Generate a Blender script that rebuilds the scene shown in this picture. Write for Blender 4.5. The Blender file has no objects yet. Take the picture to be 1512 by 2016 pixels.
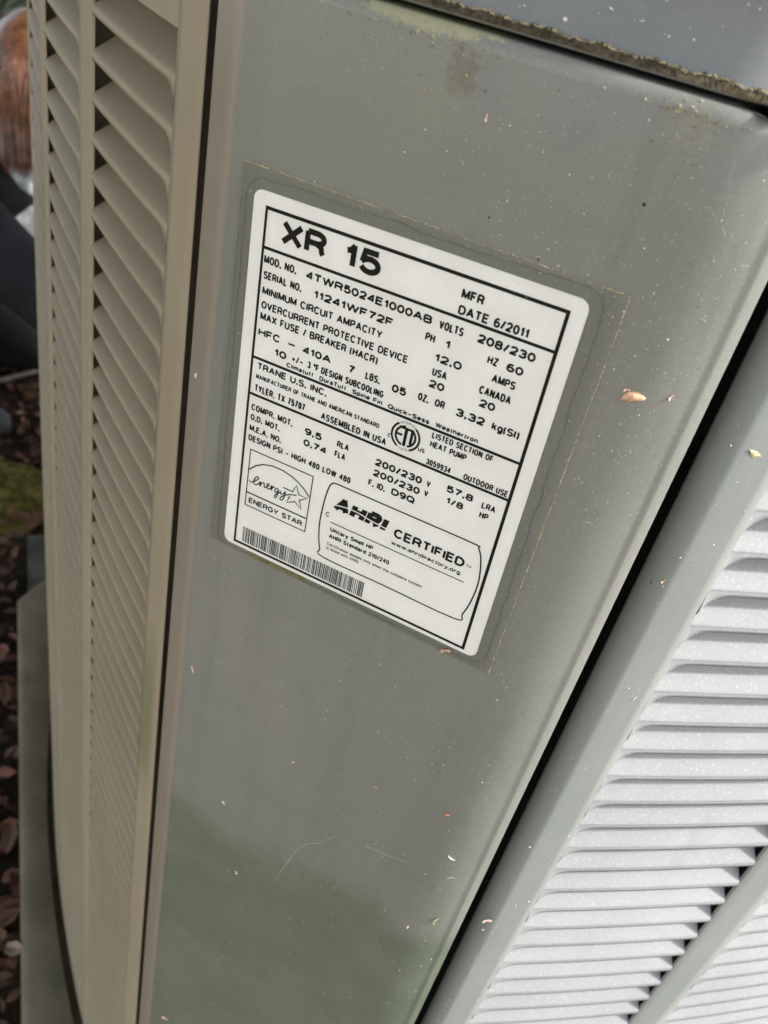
import bpy, bmesh, math, random
from math import sin, cos, radians, pi, sqrt
from mathutils import Vector, Matrix
random.seed(7)
sc = bpy.context.scene
Z0 = 0.93                                     # height of the label's centre above the ground

# ------------------------------------------------------------------ camera
cd = bpy.data.cameras.new('camera'); cam = bpy.data.objects.new('camera', cd)
sc.collection.objects.link(cam); sc.camera = cam
cr = Vector((0.8755687, 0.4415105, 0.1960814)); dn = Vector((0.4083256, -0.4594494, -0.7887816)); fw = Vector((-0.2581659, 0.7706976, -0.5825596))
mw = Matrix.Identity(4)
for i in range(3):
    mw[i][0] = cr[i]; mw[i][1] = -dn[i]; mw[i][2] = -fw[i]
mw[0][3], mw[1][3], mw[2][3] = 0.0895273, -0.239399, 0.1573331 + Z0
cam.matrix_world = mw
cd.sensor_fit = 'HORIZONTAL'; cd.sensor_width = 36.0; cd.lens = 36.0*1747.97/1512
cd.clip_start = 0.01; cd.clip_end = 300
cd.dof.use_dof = True; cd.dof.focus_distance = 0.31; cd.dof.aperture_fstop = cd.lens/1.9

# ------------------------------------------------------------------ sky and sun
SUN_AZ, SUN_EL = 11.0, 37.0                    # degrees from +X towards +Y, and above the horizon
w = bpy.data.worlds.new('World'); sc.world = w; w.use_nodes = True
nt = w.node_tree; bg = nt.nodes['Background']
sky = nt.nodes.new('ShaderNodeTexSky'); sky.sky_type = 'NISHITA'; sky.sun_disc = False
sky.sun_elevation = radians(SUN_EL); sky.sun_rotation = radians(90-SUN_AZ)
sky.air_density = 1.0; sky.dust_density = 1.5; sky.ozone_density = 1.0
hz = nt.nodes.new('ShaderNodeHueSaturation'); hz.inputs['Saturation'].default_value = 0.4   # a hazy, mostly overcast sky
nt.links.new(sky.outputs[0], hz.inputs['Color']); nt.links.new(hz.outputs[0], bg.inputs[0]); bg.inputs[1].default_value = 0.15
sd = bpy.data.lights.new('sun', 'SUN'); sd.energy = 2.0; sd.angle = radians(4); sd.color = (1.0, 0.975, 0.945)
so = bpy.data.objects.new('sun', sd); sc.collection.objects.link(so)
sdir = Vector((cos(radians(SUN_EL))*cos(radians(SUN_AZ)), cos(radians(SUN_EL))*sin(radians(SUN_AZ)), sin(radians(SUN_EL))))
so.rotation_euler = sdir.to_track_quat('Z', 'Y').to_euler(); so.location = (3, 0, 4)
vs = sc.view_settings; vs.view_transform = 'Standard'; vs.look = 'None'; vs.gamma = 1.0; vs.use_curve_mapping = False
vs.exposure = 1.78
sc.render.engine = 'CYCLES'

# ------------------------------------------------------------------ helpers
COL = sc.collection
def link(o): COL.objects.link(o); return o
def mesh(name, verts, faces, mat=None, parent=None, smooth=False, uvs=None):
    me = bpy.data.meshes.new(name); me.from_pydata([tuple(v) for v in verts], [], faces); me.update()
    if smooth: me.polygons.foreach_set('use_smooth', [True]*len(me.polygons))
    o = link(bpy.data.objects.new(name, me))
    if mat: me.materials.append(mat)
    if parent: o.parent = parent; o.location = -parent.location
    return o
def tag(o, label=None, cat=None, group=None, kind=None):
    if label: o['label'] = label
    if cat: o['category'] = cat
    if group: o['group'] = group
    if kind: o['kind'] = kind
    return o
def empty(name, loc):
    o = link(bpy.data.objects.new(name, None)); o.location = loc; o.empty_display_size = 0.1; return o
class G:                                        # small geometry collector
    def __init__(s): s.v = []; s.f = []
    def grid(s, rows, close=False):
        b = len(s.v); n = len(rows[0])
        for r in rows: s.v += r
        for i in range(len(rows)-1):
            for j in range(n if close else n-1):
                k = (j+1) % n
                s.f.append((b+i*n+j, b+i*n+k, b+(i+1)*n+k, b+(i+1)*n+j))
    def box(s, c, sx, sy, sz, rot=None):
        b = len(s.v)
        for dx in (-1, 1):
            for dy in (-1, 1):
                for dz in (-1, 1):
                    q = Vector((dx*sx/2, dy*sy/2, dz*sz/2))
                    if rot: q = rot @ q
                    s.v.append(Vector(c)+q)
        s.f += [(b+a, b+c2, b+d, b+e) for a, c2, d, e in ((0,1,3,2),(4,6,7,5),(0,4,5,1),(2,3,7,6),(0,2,6,4),(1,5,7,3))]
    def tube(s, pts, rad, n=6):
        rows = []
        for i, p in enumerate(pts):
            p = Vector(p); t = (Vector(pts[min(i+1, len(pts)-1)])-Vector(pts[max(i-1, 0)])).normalized()
            a = t.orthogonal().normalized(); b2 = t.cross(a); r = rad[i] if isinstance(rad, (list, tuple)) else rad
            rows.append([p+(a*cos(2*pi*k/n)+b2*sin(2*pi*k/n))*r for k in range(n)])
        b = len(s.v); s.grid(rows, True)
        s.f.append(tuple(b+k for k in range(n))); e = b+(len(pts)-1)*n; s.f.append(tuple(e+k for k in reversed(range(n))))
    def blob(s, c, rx, ry, rz, jit=0.1, nu=8, nv=6, rot=None):
        rows = []
        for i in range(nv+1):
            th = pi*i/nv; row = []
            for j in range(nu):
                ph = 2*pi*j/nu; k = 1+random.uniform(-jit, jit)
                q = Vector((rx*sin(th)*cos(ph)*k, ry*sin(th)*sin(ph)*k, rz*cos(th)*k))
                if rot: q = rot @ q
                row.append(Vector(c)+q)
            rows.append(row)
        s.grid(rows, True)
    def obj(s, name, mat=None, parent=None, smooth=False): return mesh(name, s.v, s.f, mat, parent, smooth)

# ------------------------------------------------------------------ materials
class N:
    def __init__(s, name):
        s.m = bpy.data.materials.new(name); s.m.use_nodes = True; s.t = s.m.node_tree
        s.b = s.t.nodes['Principled BSDF']; s._pos = None
    def new(s, k, **kw):
        n = s.t.nodes.new(k)
        for a, v in kw.items(): setattr(n, a, v)
        return n
    def put(s, sock, v):
        if hasattr(v, 'links') or hasattr(v, 'is_linked'): s.t.links.new(v, sock)
        else: sock.default_value = v
    def pos(s):
        if s._pos is None: s._pos = s.new('ShaderNodeNewGeometry').outputs['Position']
        return s._pos
    def xyz(s):
        n = s.new('ShaderNodeSeparateXYZ'); s.put(n.inputs[0], s.pos()); return n.outputs
    def noise(s, scale, detail=4, rough=0.55, stretch=None, offs=0):
        n = s.new('ShaderNodeTexNoise'); n.inputs['Scale'].default_value = scale; n.inputs['Detail'].default_value = detail; n.inputs['Roughness'].default_value = rough
        mp = s.new('ShaderNodeMapping'); s.put(mp.inputs[0], s.pos()); mp.inputs['Location'].default_value = (offs, offs*1.7, -offs)
        if stretch: mp.inputs['Scale'].default_value = stretch
        s.put(n.inputs['Vector'], mp.outputs[0]); return n.outputs['Fac']
    def ma(s, op, a, b=0.0, clamp=False):
        n = s.new('ShaderNodeMath', operation=op, use_clamp=clamp); s.put(n.inputs[0], a); s.put(n.inputs[1], b); return n.outputs[0]
    def ss(s, v, lo, hi, a=0.0, b=1.0):
        n = s.new('ShaderNodeMapRange', interpolation_type='SMOOTHSTEP'); s.put(n.inputs[0], v)
        n.inputs[1].default_value = lo; n.inputs[2].default_value = hi; n.inputs[3].default_value = a; n.inputs[4].default_value = b; return n.outputs[0]
    def mix(s, f, a, b):
        n = s.new('ShaderNodeMix', data_type='RGBA'); s.put(n.inputs[0], f)
        for k, v in ((6, a), (7, b)):
            s.put(n.inputs[k], v if hasattr(v, 'is_linked') else (*v, 1.0))
        return n.outputs[2]
    def bump(s, h, strength=0.3, dist=0.001):
        n = s.new('ShaderNodeBump'); n.inputs['Strength'].default_value = strength; n.inputs['Distance'].default_value = dist
        s.put(n.inputs['Height'], h); s.put(s.b.inputs['Normal'], n.outputs[0])
    def done(s, col, rough=0.5, spec=0.5, metal=0.0):
        s.put(s.b.inputs['Base Color'], col if hasattr(col, 'is_linked') else (*col, 1.0))
        s.put(s.b.inputs['Roughness'], rough); s.b.inputs['Specular IOR Level'].default_value = spec; s.b.inputs['Metallic'].default_value = metal
        return s.m
def simple(name, col, rough=0.6, spec=0.4, var=0.25, scale=60, bump=None):
    n = N(name); f = n.noise(scale); c = n.mix(n.ss(f, 0.3, 0.7), [x*(1-var) for x in col], [x*(1+var) for x in col])
    if bump: n.bump(n.noise(bump[0], 6), bump[1], bump[2])
    return n.done(c, rough, spec)

PAINT = (0.205, 0.208, 0.180)
def corner_paint():
    n = N('weathered_grey_paint'); x, y, z = n.xyz()
    big = n.noise(9, 3); fine = n.noise(700, 3, offs=3); mid = n.noise(60, 5, offs=8)
    c = n.mix(n.ss(big, 0.35, 0.65), (0.160, 0.166, 0.145), (0.180, 0.180, 0.152))
    c = n.mix(n.ss(fine, 0.50, 0.72, 0, 0.45), c, (0.235, 0.228, 0.19))
    c = n.mix(n.ss(mid, 0.5, 0.75, 0, 0.35), c, (0.135, 0.136, 0.112))
    streak = n.noise(1, 5, stretch=(90, 90, 5), offs=2)
    c = n.mix(n.ss(streak, 0.48, 0.75, 0, 0.32), c, (0.115, 0.118, 0.095))
    # reflection of shaded ground, painted dark green over the lower part
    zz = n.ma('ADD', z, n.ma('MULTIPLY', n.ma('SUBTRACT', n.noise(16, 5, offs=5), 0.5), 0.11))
    refl = n.ma('MULTIPLY', n.ss(zz, Z0-0.262, Z0-0.232, 1, 0), n.ss(n.noise(26, 4, offs=11), 0.15, 0.75, 0.45, 1.0))
    c = n.mix(n.ss(zz, Z0-0.34, Z0-0.08, 0.55, 0), c, (0.118, 0.130, 0.100))     # the painted reflection fades out higher up
    c = n.mix(refl, c, (0.086, 0.106, 0.072))
    # yellow lichen dust under the cap seam and on two patches below it
    def patch(cx, cz, rx, rz):
        a = n.ma('DIVIDE', n.ma('SUBTRACT', x, cx), rx); b = n.ma('DIVIDE', n.ma('SUBTRACT', z, cz+Z0), rz)
        d = n.ma('ADD', n.ma('MULTIPLY', a, a), n.ma('MULTIPLY', b, b)); return n.ss(d, 0.0, 1.0, 1, 0)
    grain = n.noise(420, 6, 0.7, offs=21)
    def crust(pv, lo): return n.ss(n.ma('ADD', n.ma('MULTIPLY', pv, 0.55), grain), lo, lo+0.15)
    c = n.mix(n.ma('MULTIPLY', crust(patch(-0.012, 0.1265, 0.034, 0.0045), 0.84), 0.6), c, (0.36, 0.34, 0.17))
    c = n.mix(n.ma('MULTIPLY', crust(patch(0.001, 0.117, 0.009, 0.012), 0.90), 0.6), c, (0.115, 0.085, 0.05))
    c = n.mix(n.ma('MULTIPLY', crust(patch(-0.004, 0.108, 0.018, 0.016), 0.95), 0.3), c, (0.22, 0.21, 0.12))
    c = n.mix(n.ma('MULTIPLY', crust(patch(0.062, 0.120, 0.015, 0.010), 0.97), 0.4), c, (0.25, 0.225, 0.135))
    c = n.mix(n.ma('MULTIPLY', patch(-0.04, 0.10, 0.06, 0.05), 0.3), c, (0.19, 0.188, 0.13))
    # warm reflection on the left-facing fold, painted in as a brown tint
    c = n.mix(n.ss(x, -0.0655, -0.0685, 0, 0.7), c, (0.285, 0.238, 0.172))
    n.bump(n.ma('ADD', n.ma('MULTIPLY', fine, 0.5), mid), 0.10, 0.0006)
    r = n.ss(mid, 0.3, 0.7, 0.36, 0.46)
    return n.done(c, r, 0.5)
def side_paint(name, c1, c2, speck, sp_amt, rough, algae=False):
    n = N(name); x, y, z = n.xyz()
    c = n.mix(n.ss(n.noise(12, 4), 0.3, 0.7), c1, c2)
    c = n.mix(n.ss(n.noise(900, 4, 0.7, offs=4), 0.5, 0.75, 0, sp_amt), c, speck)
    st = n.noise(1, 5, stretch=(70, 70, 6), offs=2)
    c = n.mix(n.ss(st, 0.5, 0.85, 0, 0.4), c, [v*0.72 for v in c1])
    if algae:
        zz = n.ma('ABSOLUTE', n.ma('ADD', n.ma('SUBTRACT', z, Z0-0.205), n.ma('MULTIPLY', n.noise(60, 4, offs=6), 0.05)))
        c = n.mix(n.ma('MULTIPLY', n.ss(zz, 0.02, 0.075, 1, 0), n.ma('MULTIPLY', n.ss(x, -0.112, -0.103), n.ss(x, -0.090, -0.098))), c, (0.19, 0.185, 0.095))
    n.bump(n.noise(1400, 3, offs=9), 0.12, 0.0005)
    return n.done(c, rough, 0.4)
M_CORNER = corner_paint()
M_LEFT = side_paint('dusty_tan_warm_lit_paint', (0.278, 0.233, 0.157), (0.306, 0.257, 0.172), (0.37, 0.31, 0.205), 0.45, 0.6, True)  # dust tint with warm reflected light put into the colour
M_LSLAT = side_paint('dusty_tan_shaded_slat_paint', (0.215, 0.176, 0.108), (0.240, 0.197, 0.122), (0.30, 0.245, 0.152), 0.45, 0.62)  # darker copy of the tan: shade on the slats put into the colour
M_RIGHT = side_paint('pale_grey_green_paint', (0.190, 0.203, 0.184), (0.210, 0.221, 0.200), (0.30, 0.30, 0.27), 0.3, 0.5)
M_RSLAT = side_paint('chalky_grey_slat_paint', (0.196, 0.196, 0.194), (0.232, 0.229, 0.224), (0.33, 0.32, 0.31), 0.8, 0.7)
M_CAP = side_paint('cap_grey_paint', (0.142, 0.146, 0.138), (0.165, 0.167, 0.158), (0.26, 0.255, 0.23), 0.25, 0.38)
M_CRUST = simple('lichen_crust', (0.30, 0.255, 0.15), 0.95, 0.1, 0.5, 500)
M_DIRT = simple('packed_dirt', (0.070, 0.056, 0.034), 0.95, 0.1, 0.45, 350, (900, 0.6, 0.001))
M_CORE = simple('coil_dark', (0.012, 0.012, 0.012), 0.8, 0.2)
def base_mat():
    n = N('base_pan_grey_brown'); c = n.mix(n.ss(n.noise(14, 5), 0.3, 0.7), (0.120, 0.100, 0.066), (0.165, 0.142, 0.100))
    c = n.mix(n.ss(n.noise(9, 5, offs=4), 0.55, 0.7, 0, .7), c, (0.085, 0.095, 0.052)); c = n.mix(n.ss(n.noise(22, 5, offs=9), 0.58, 0.7, 0, .7), c, (0.13, 0.078, 0.032))
    n.bump(n.noise(300, 5), 0.25, 0.001); return n.done(c, 0.8, 0.25)
M_BASE = base_mat()

# ------------------------------------------------------------------ ground
def ground_mat():
    n = N('leaf_mould'); c = n.mix(n.ss(n.noise(5, 5), 0.35, 0.65), (0.018, 0.013, 0.009), (0.050, 0.036, 0.023))
    c = n.mix(n.ss(n.noise(60, 6, 0.7, offs=3), 0.5, 0.7), c, (0.085, 0.058, 0.035))
    x, y, z = n.xyz()                                        # dark planting soil behind; unseen front soil added pale to bounce warm light
    bed_and_dark_front = n.ss(n.ma('ADD', n.ma('ADD', y, n.ma('MULTIPLY', x, -0.5)), n.ma('MULTIPLY', n.noise(3, 4, offs=7), 0.5)), 0.15, 0.55)
    bed_and_dark_front = n.ma('MAXIMUM', bed_and_dark_front, n.ss(n.ma('ADD', n.ma('ADD', n.ma('MULTIPLY', y, 0.4), x), n.ma('MULTIPLY', n.noise(4, 4, offs=17), 0.4)), 0.1, 0.6))  # unseen front right kept dark to weaken the bounce there
    c = n.mix(bed_and_dark_front, n.mix(n.ss(n.noise(30, 6, offs=5), 0.3, 0.7), (0.27, 0.195, 0.115), (0.37, 0.285, 0.18)), c); n.bump(n.noise(45, 8, 0.7), 0.9, 0.03)
    return n.done(c, 0.95, 0.1)
g = G(); nn = 60
def gx(i): u = i/nn*2-1; return 40*u*abs(u)**2.2
def gz(x, y):
    r = sqrt((x)**2+(y-0.67)**2); k = max(0, min(1, (r-0.9)/0.8))
    return k*(0.03*sin(x*2.3+1)*cos(y*1.9)+0.02*sin(x*5.1)*sin(y*4.3+2))-0.004
g.grid([[Vector((gx(i)-0.6, gx(j)+0.7, gz(gx(i)-0.6, gx(j)+0.7))) for i in range(nn+1)] for j in range(nn+1)])
tag(g.obj('ground', ground_mat(), None, True), kind='structure')
pad = G(); pad.box((0, 0.67, 0.0105), 1.20, 1.20, 0.019, Matrix.Rotation(radians(45), 3, 'Z'))
tag(pad.obj('paving_slab', simple('mossy_concrete', (0.075, 0.078, 0.058), 0.9, 0.2, 0.35, 25, (200, 0.4, 0.002))), kind='structure')

# ------------------------------------------------------------------ heat pump: plan curves
HP = empty('heat_pump', (0, 0.67, 0.02))
tag(HP, 'weathered grey outdoor heat pump cabinet with louvered sides and a white rating label', 'heat pump')
def Z(z): return z+Z0
SIDE = {'L': ((-0.0873, 0.0130), -31.2, 34.0, -1), 'R': ((0.0993, 0.0150), 33.0, 30.0, 1)}
SL = 0.79
GAP = {'L': 0.0028, 'R': 0.0032}; ROLL = {'L': (0.0050, 0.0013), 'R': (0.0066, 0.0088)}                              # where each side panel's edge rolls into the seam
def side(sd, s, depth=0.0, out=False):
    P0, h0, k, sg = SIDE[sd]; kr = radians(k); a = kr*s
    h = radians(h0); t = Vector((cos(h), sin(h)))*sg; inn = Vector((-sin(h), cos(h)))
    p = Vector(P0)+t*(sin(a)/kr)+inn*((1-cos(a))/kr)
    hh = h+sg*a; n2 = Vector((-sin(hh), cos(hh)))
    return p+n2*depth, math.degrees(hh)
ZT, ZB = 0.1255, -0.886
PITCH = 0.0170; LIP0 = 0.0851; NROW = 56; CW = 0.103; PER = 0.127; C0 = 0.024; NC = 6
LIPH = 0.0020

def build_panel(sd, mat, smat, nind, wname):
    segs = [0.0]
    for j in range(NC): segs += [C0+PER*j, C0+PER*j+CW]
    segs.append(SL)
    ztop = LIP0+PITCH-LIPH; zbot = LIP0-PITCH*(NROW-1)-0.006
    g = G()
    def strip(s0, s1, z0, z1, n):
        g.grid([[Vector((*side(sd, s0+(s1-s0)*i/n)[0], Z(z))) for i in range(n+1)] for z in (z0, z1)])
    for j in range(0, len(segs)-1, 2):                      # upright bars with folded edges
        s0, s1 = segs[j], segs[j+1]
        prof = [(s0, 0.0014), (s0+0.0002, 0.0003), (s0+0.0008, 0.0)] if j else \
               [(s0+0.0180, ROLL[sd][1]+0.004), (s0+GAP[sd]+0.003, ROLL[sd][1]*1.3+0.0004)]+[(s0+GAP[sd]+ROLL[sd][0]*(1-cos(radians(a))), ROLL[sd][1]*(1-sin(radians(a)))) for a in range(-14, 91, 8)]
        m = 4
        prof += [(prof[-1][0]+(s1-prof[-1][0])*i/m, 0.0) for i in range(1, m+1)]
        prof += [(s1, 0.0001), (s1, 0.020 if sd == 'L' else 0.0135)]
        g.grid([[Vector((*side(sd, s, d)[0], Z(z))) for s, d in prof] for z in (ZB, ZT)])
    for j in range(NC):
        s0, s1 = segs[2*j+1], segs[2*j+2]
        for za, zb in ((ZB, zbot), (ztop, ZT)): strip(s0, s1, za, zb, 6)
        for zz, dz in ((zbot, -1), (ztop, 1)):
            g.grid([[Vector((*side(sd, s0+(s1-s0)*i/6, d)[0], Z(zz))) for i in range(7)] for d in (0, 0.004)])
    g.grid([[Vector((*side(sd, SL*i/20, d)[0], Z(z))) for i in range(21)] for d, z in ((0, ZB), (0.004, ZB), (0.02, ZB))])
    g.grid([[Vector((*side(sd, SL*i/20, d)[0], Z(z))) for i in range(21)] for d, z in ((0, ZT), (0.003, ZT+0.001), (0.02, ZT+0.001))])
    panel = g.obj(wname, mat, HP, True)
    # one louver slat, built along the same arc
    sg = SIDE[sd][3]; kr = radians(SIDE[sd][2])
    D, HS, rb, R1, R2 = (0.0180 if sd == 'L' else 0.0115), 0.0156, 0.0022, 0.0088, 0.0010
    ss = [CW*v for v in (0, .008, .018, .03, .045, .065, .1, .2, .35, .5, .65, .8, .88, .92, .95, .97, .985, .995, 1)]
    prof = [(0.0016, 'b'), (0.0, 'b'), (0.0, -0.0004), (0.0002, 0.0)]
    sl = math.atan2(D, HS)
    for q in (0.33, 0.66, 1.0): prof.append((rb*(1-cos(sl*q)), rb*sin(sl*q)))
    d0, z0 = prof[-1]; n = 6
    for q in range(1, n+1):
        f = q/n; prof.append((d0+(D-d0)*f+0.0012*sin(pi*f), z0+(HS-z0)*f))
    rows = []
    for d, zv in prof:
        row = []
        for s in ss:
            f1 = R1-sqrt(max(0, R1*R1-max(0, R1-s)**2)); f2 = R2-sqrt(max(0, R2*R2-max(0, R2-(CW-s))**2))
            z = -LIPH-f1-f2 if zv == 'b' else zv
            t = 0 if zv == 'b' else max(0, zv/HS)
            se = s if s < CW*0.5 else CW*0.5+(s-CW*0.5)*(1-(0.09*(1-sqrt(max(0, 1-t*t))) if t > 0 else 0))
            a = kr*se; xx = sin(a)/kr; yy = (1-cos(a))/kr
            row.append(Vector(((xx-sin(a)*d)*sg, yy+cos(a)*d, z)))
        rows.append(row)
    sm = G(); sm.grid(rows)
    me = bpy.data.meshes.new('slat'); me.from_pydata([tuple(v) for v in sm.v], [], sm.f); me.update(); me.materials.append(smat); me.materials.append(mat if sd == 'L' else smat)
    me.polygons.foreach_set('material_index', [1 if i < 4*(len(ss)-1) else 0 for i in range(len(me.polygons))])  # left lips take the lighter tan, standing in for the light they face
    me.polygons.foreach_set('use_smooth', [True]*len(me.polygons))
    rest = G()
    for j in range(NC):
        p, h = side(sd, C0+PER*j)
        for i in range(NROW):
            loc = Vector((p.x, p.y, Z(LIP0-PITCH*i)+random.uniform(-1, 1)*0.00015)); rz = radians(h)
            if j < nind:
                o = link(bpy.data.objects.new('slat', me)); o.parent = panel; o.location = loc; o.rotation_euler = (radians(random.uniform(-1.3, 1.3)), radians(random.uniform(-.12, .12)), rz)
            else:
                R = Matrix.Rotation(rz, 3, 'Z'); b = len(rest.v)
                rest.v += [R @ v+loc for v in sm.v]; rest.f += [tuple(b+k for k in f) for f in sm.f]
    r = rest.obj('slat_rows', smat, None, True); r.parent = panel; tag(r, kind='stuff')
    return panel
PL = build_panel('L', M_LEFT, M_LSLAT, 3, 'louver_panel'); PL['label'] = 'tan dusty louver panel on the shaded side'
PR = build_panel('R', M_RIGHT, M_RSLAT, 2, 'louver_panel'); PR['label'] = 'pale sunlit louver panel'

# whole plan loop (corner, side, corner, side ...), used by cap, core, rear
def loop(n_side=24):
    half = (90-math.degrees(radians(34.0)*SL))/2
    pts = []; p = Vector((-0.064, 0.0)); h = 0.0
    def fwd(L, dh, n):
        nonlocal p, h
        for i in range(n):
            hm = radians(h+dh/n/2); p = p+Vector((cos(hm), sin(hm)))*(L/n); h += dh/n; pts.append((p.copy(), h))
    for q in range(4):
        fwd(0.128, 0, 4); fwd(0.022, half, 6); fwd(0.012, 0, 1); fwd(SL, 34.0*SL, n_side); fwd(0.012, 0, 1); fwd(0.022, half, 6)
    return pts
LOOP = loop()
def ring(off, z): return [Vector((p.x+sin(radians(h))*off, p.y-cos(radians(h))*off, z)) for p, h in LOOP]
# cap: ledge, crease, skirt, rounded top
g = G()
prof = [(-0.012, 0.1284), (-0.0008, 0.1284), (0.0, 0.1287), (0.0002, 0.1290), (-0.0012, 0.1302), (-0.0028, 0.1308), (-0.0033, 0.1315), (-0.0034, 0.150), (-0.0040, 0.170), (-0.0075, 0.19), (-0.016, 0.205), (-0.035, 0.214), (-0.12, 0.226), (-0.3, 0.236)]
g.grid([ring(o-0.0040, Z(z)) for o, z in prof], True)
b = len(g.v); cen = sum(g.v[-len(LOOP):], Vector())/len(LOOP); g.v.append(cen)
for i in range(len(LOOP)): g.f.append((b-len(LOOP)+i, b-len(LOOP)+(i+1) % len(LOOP), b))
CAP = g.obj('top_cap', M_CAP, HP, True)
# packed dirt on the cap's ledge: an uneven band
g = G(); xs = [-0.10+0.2*i/1100 for i in range(1101)]
def wob(x, a, k): return a*(sin(x*k+a*900)*0.5+sin(x*k*2.3+1)*0.3+sin(x*k*5.1+2)*0.2+random.uniform(-.5, .5))
def dr(a): return random.uniform(-a, a)
g.grid([[Vector((x, 0.00355+dr(.00006), Z(0.1291)+dr(.00008))) for x in xs],
        [Vector((x, 0.00380+dr(.00016), Z(0.1295)+dr(.00015))) for x in xs],
        [Vector((x, 0.00420+dr(.00020), Z(0.1299)+dr(.00015))) for x in xs],
        [Vector((x, 0.00480+dr(.00022), Z(0.1304)+wob(x, 0.0003, 420))) for x in xs],
        [Vector((x, 0.00590+dr(.00025), Z(0.1310)+wob(x, 0.0005, 420))) for x in xs],
        [Vector((x, 0.0080, Z(0.1314)+wob(x, 0.0006, 420))) for x in xs]])
tag(g.obj('ledge_dirt', M_DIRT, CAP), kind='stuff').location = (0, 0, 0)
g = G()
for i in range(900):                                         # lichen crumbs along the crease and on the panel's top rim
    x = random.uniform(-0.06, 0.088); r = random.uniform(0.0001, 0.0003)
    g.blob((x, 0.0061-random.uniform(0, 0.0006), Z(0.1311)+wob(x, 0.0005, 420)), r*1.3, r*0.8, r, 0.35, 5, 4)
tag(g.obj('lichen_crumbs', M_CRUST, CAP), kind='stuff').location = (0, 0, 0)

# rear panels, core, base pan
g = G(); i0, i1 = 6+4+1+24+3, len(LOOP)-26
R0 = [Vector((p.x, p.y, 0)) for p, h in LOOP]
g.grid([[Vector((v.x, v.y, Z(z))) for v in R0[i0:i1]] for z in (ZB, ZT)])
g.obj('rear_panel', M_LEFT, HP, True)
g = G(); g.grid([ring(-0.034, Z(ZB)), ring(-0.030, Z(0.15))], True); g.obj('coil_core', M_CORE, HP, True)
def octr(a, k):                                              # radius of the eight sided pan outline in direction a
    return min([(0.616-k)/max(1e-3, cos(a-radians(45+90*q))) for q in range(4) if cos(a-radians(45+90*q)) > 0.1]+[(0.7227-k)/max(1e-3, cos(a-radians(90*q))) for q in range(4) if cos(a-radians(90*q)) > 0.1])
def octring(k, z):
    out = []
    for p, h in LOOP:
        a = math.atan2(p.y-0.67, p.x); r = octr(a, k); out.append(Vector((r*cos(a), 0.67+r*sin(a), z)))
    return out
g = G(); ZP = Z(-0.877)
g.grid([ring(0.0045, Z(-0.915)), ring(0.0045, ZP-0.001), ring(0.0058, ZP), octring(0.012, ZP), octring(0.006, ZP-0.0005), octring(0.001, ZP-0.003), octring(0.0, ZP-0.008), octring(0.002, 0.021)], True)
g.grid([ring(0.0045, Z(-0.905)), ring(-0.05, Z(-0.905))], True)
g.obj('base_pan', M_BASE, HP, True)

# ------------------------------------------------------------------ corner panel (folded sheet)
def corner_profile():
    pts = []; p = Vector((0, 0)); h = 0.0
    segR = [(0.067, 0, 3), (0.021, 33, 12), (0.0016, -16, 4), (0.0010, 0, 1), (0.0012, 30, 4), (0.0030, 4, 2), (0.0030, 80, 6), (0.012, 0, 1)]
    out = [(p.copy(), 0.0)]
    for L, dh, n in segR:
        for i in range(n):
            hm = radians(h+dh/n/2); p = p+Vector((cos(hm), sin(hm)))*(L/n); h += dh/n; out.append((p.copy(), h))
    segL = [(0.064, 0, 3), (0.0080, 31, 8), (0.0100, 0, 2), (0.0022, 85, 6), (0.015, 0, 1)]
    p = Vector((0, 0)); h = 0.0; left = []
    for L, dh, n in segL:
        for i in range(n):
            hm = radians(h+dh/n/2); p = p+Vector((-cos(hm), sin(hm)))*(L/n); h += dh/n; left.append((p.copy(), -h))
    return list(reversed(left))+out
CP = corner_profile()
g = G(); rr = 0.0040; ztop = 0.1269
rowsz = [(0.0, ZB+0.75*0), (0.0, -0.6), (0.0, -0.3), (0.0, 0.0), (0.0, 0.09)]+[(rr*(1-cos(radians(a))), ztop-rr+rr*sin(radians(a))) for a in (0, 15, 30, 45, 60, 75, 90)]+[(0.02, ztop)]
g.grid([[Vector((p.x-sin(radians(h))*o, p.y+cos(radians(h))*o, Z(z))) for p, h in CP] for o, z in rowsz])
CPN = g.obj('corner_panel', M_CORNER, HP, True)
CPN['label'] = 'plain grey corner service panel carrying the rating label'

# ------------------------------------------------------------------ rating label
M_PAPER = N('label_paper')
_f = M_PAPER.noise(60, 4); M_PAPER = M_PAPER.done(M_PAPER.mix(M_PAPER.ss(_f, 0.3, 0.7), (0.84, 0.815, 0.76), (0.89, 0.87, 0.82)), 0.35, 0.4)
M_INK = simple('black_ink', (0.008, 0.0075, 0.0075), 0.5, 0.15, 0.2)
TILT = 0.0264; LH = 132.35; LY = -0.00035
def lab(u, v, y=0.0):                                        # label millimetres (from the printed frame's top left) to a point
    a = (u-50)/1000; b2 = (LH/2-v)/1000
    return Vector((a*cos(TILT)-b2*sin(TILT), LY-y, Z(a*sin(TILT)+b2*cos(TILT))))
def rrect(u0, v0, u1, v1, r, n=6):
    pts = []
    for cx, cy, a0 in ((u1-r, v0+r, -90), (u1-r, v1-r, 0), (u0+r, v1-r, 90), (u0+r, v0+r, 180)):
        for k in range(n+1):
            a = radians(a0+90*k/n); pts.append((cx+r*cos(a), cy+r*sin(a)))
    return pts
pts = rrect(-4.8, -4.6, 105.0, 134.0, 3.2)
vv = [lab(u, v) for u, v in pts]+[lab(u, v, -0.0003) for u, v in pts]; n = len(pts)
LAB = mesh('rating_label', vv, [tuple(reversed(range(n)))]+[(i, (i+1) % n, (i+1) % n+n, i+n) for i in range(n)], M_PAPER, HP)
LAB['label'] = 'white rating label printed in black'
INK = 0.00006
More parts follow.
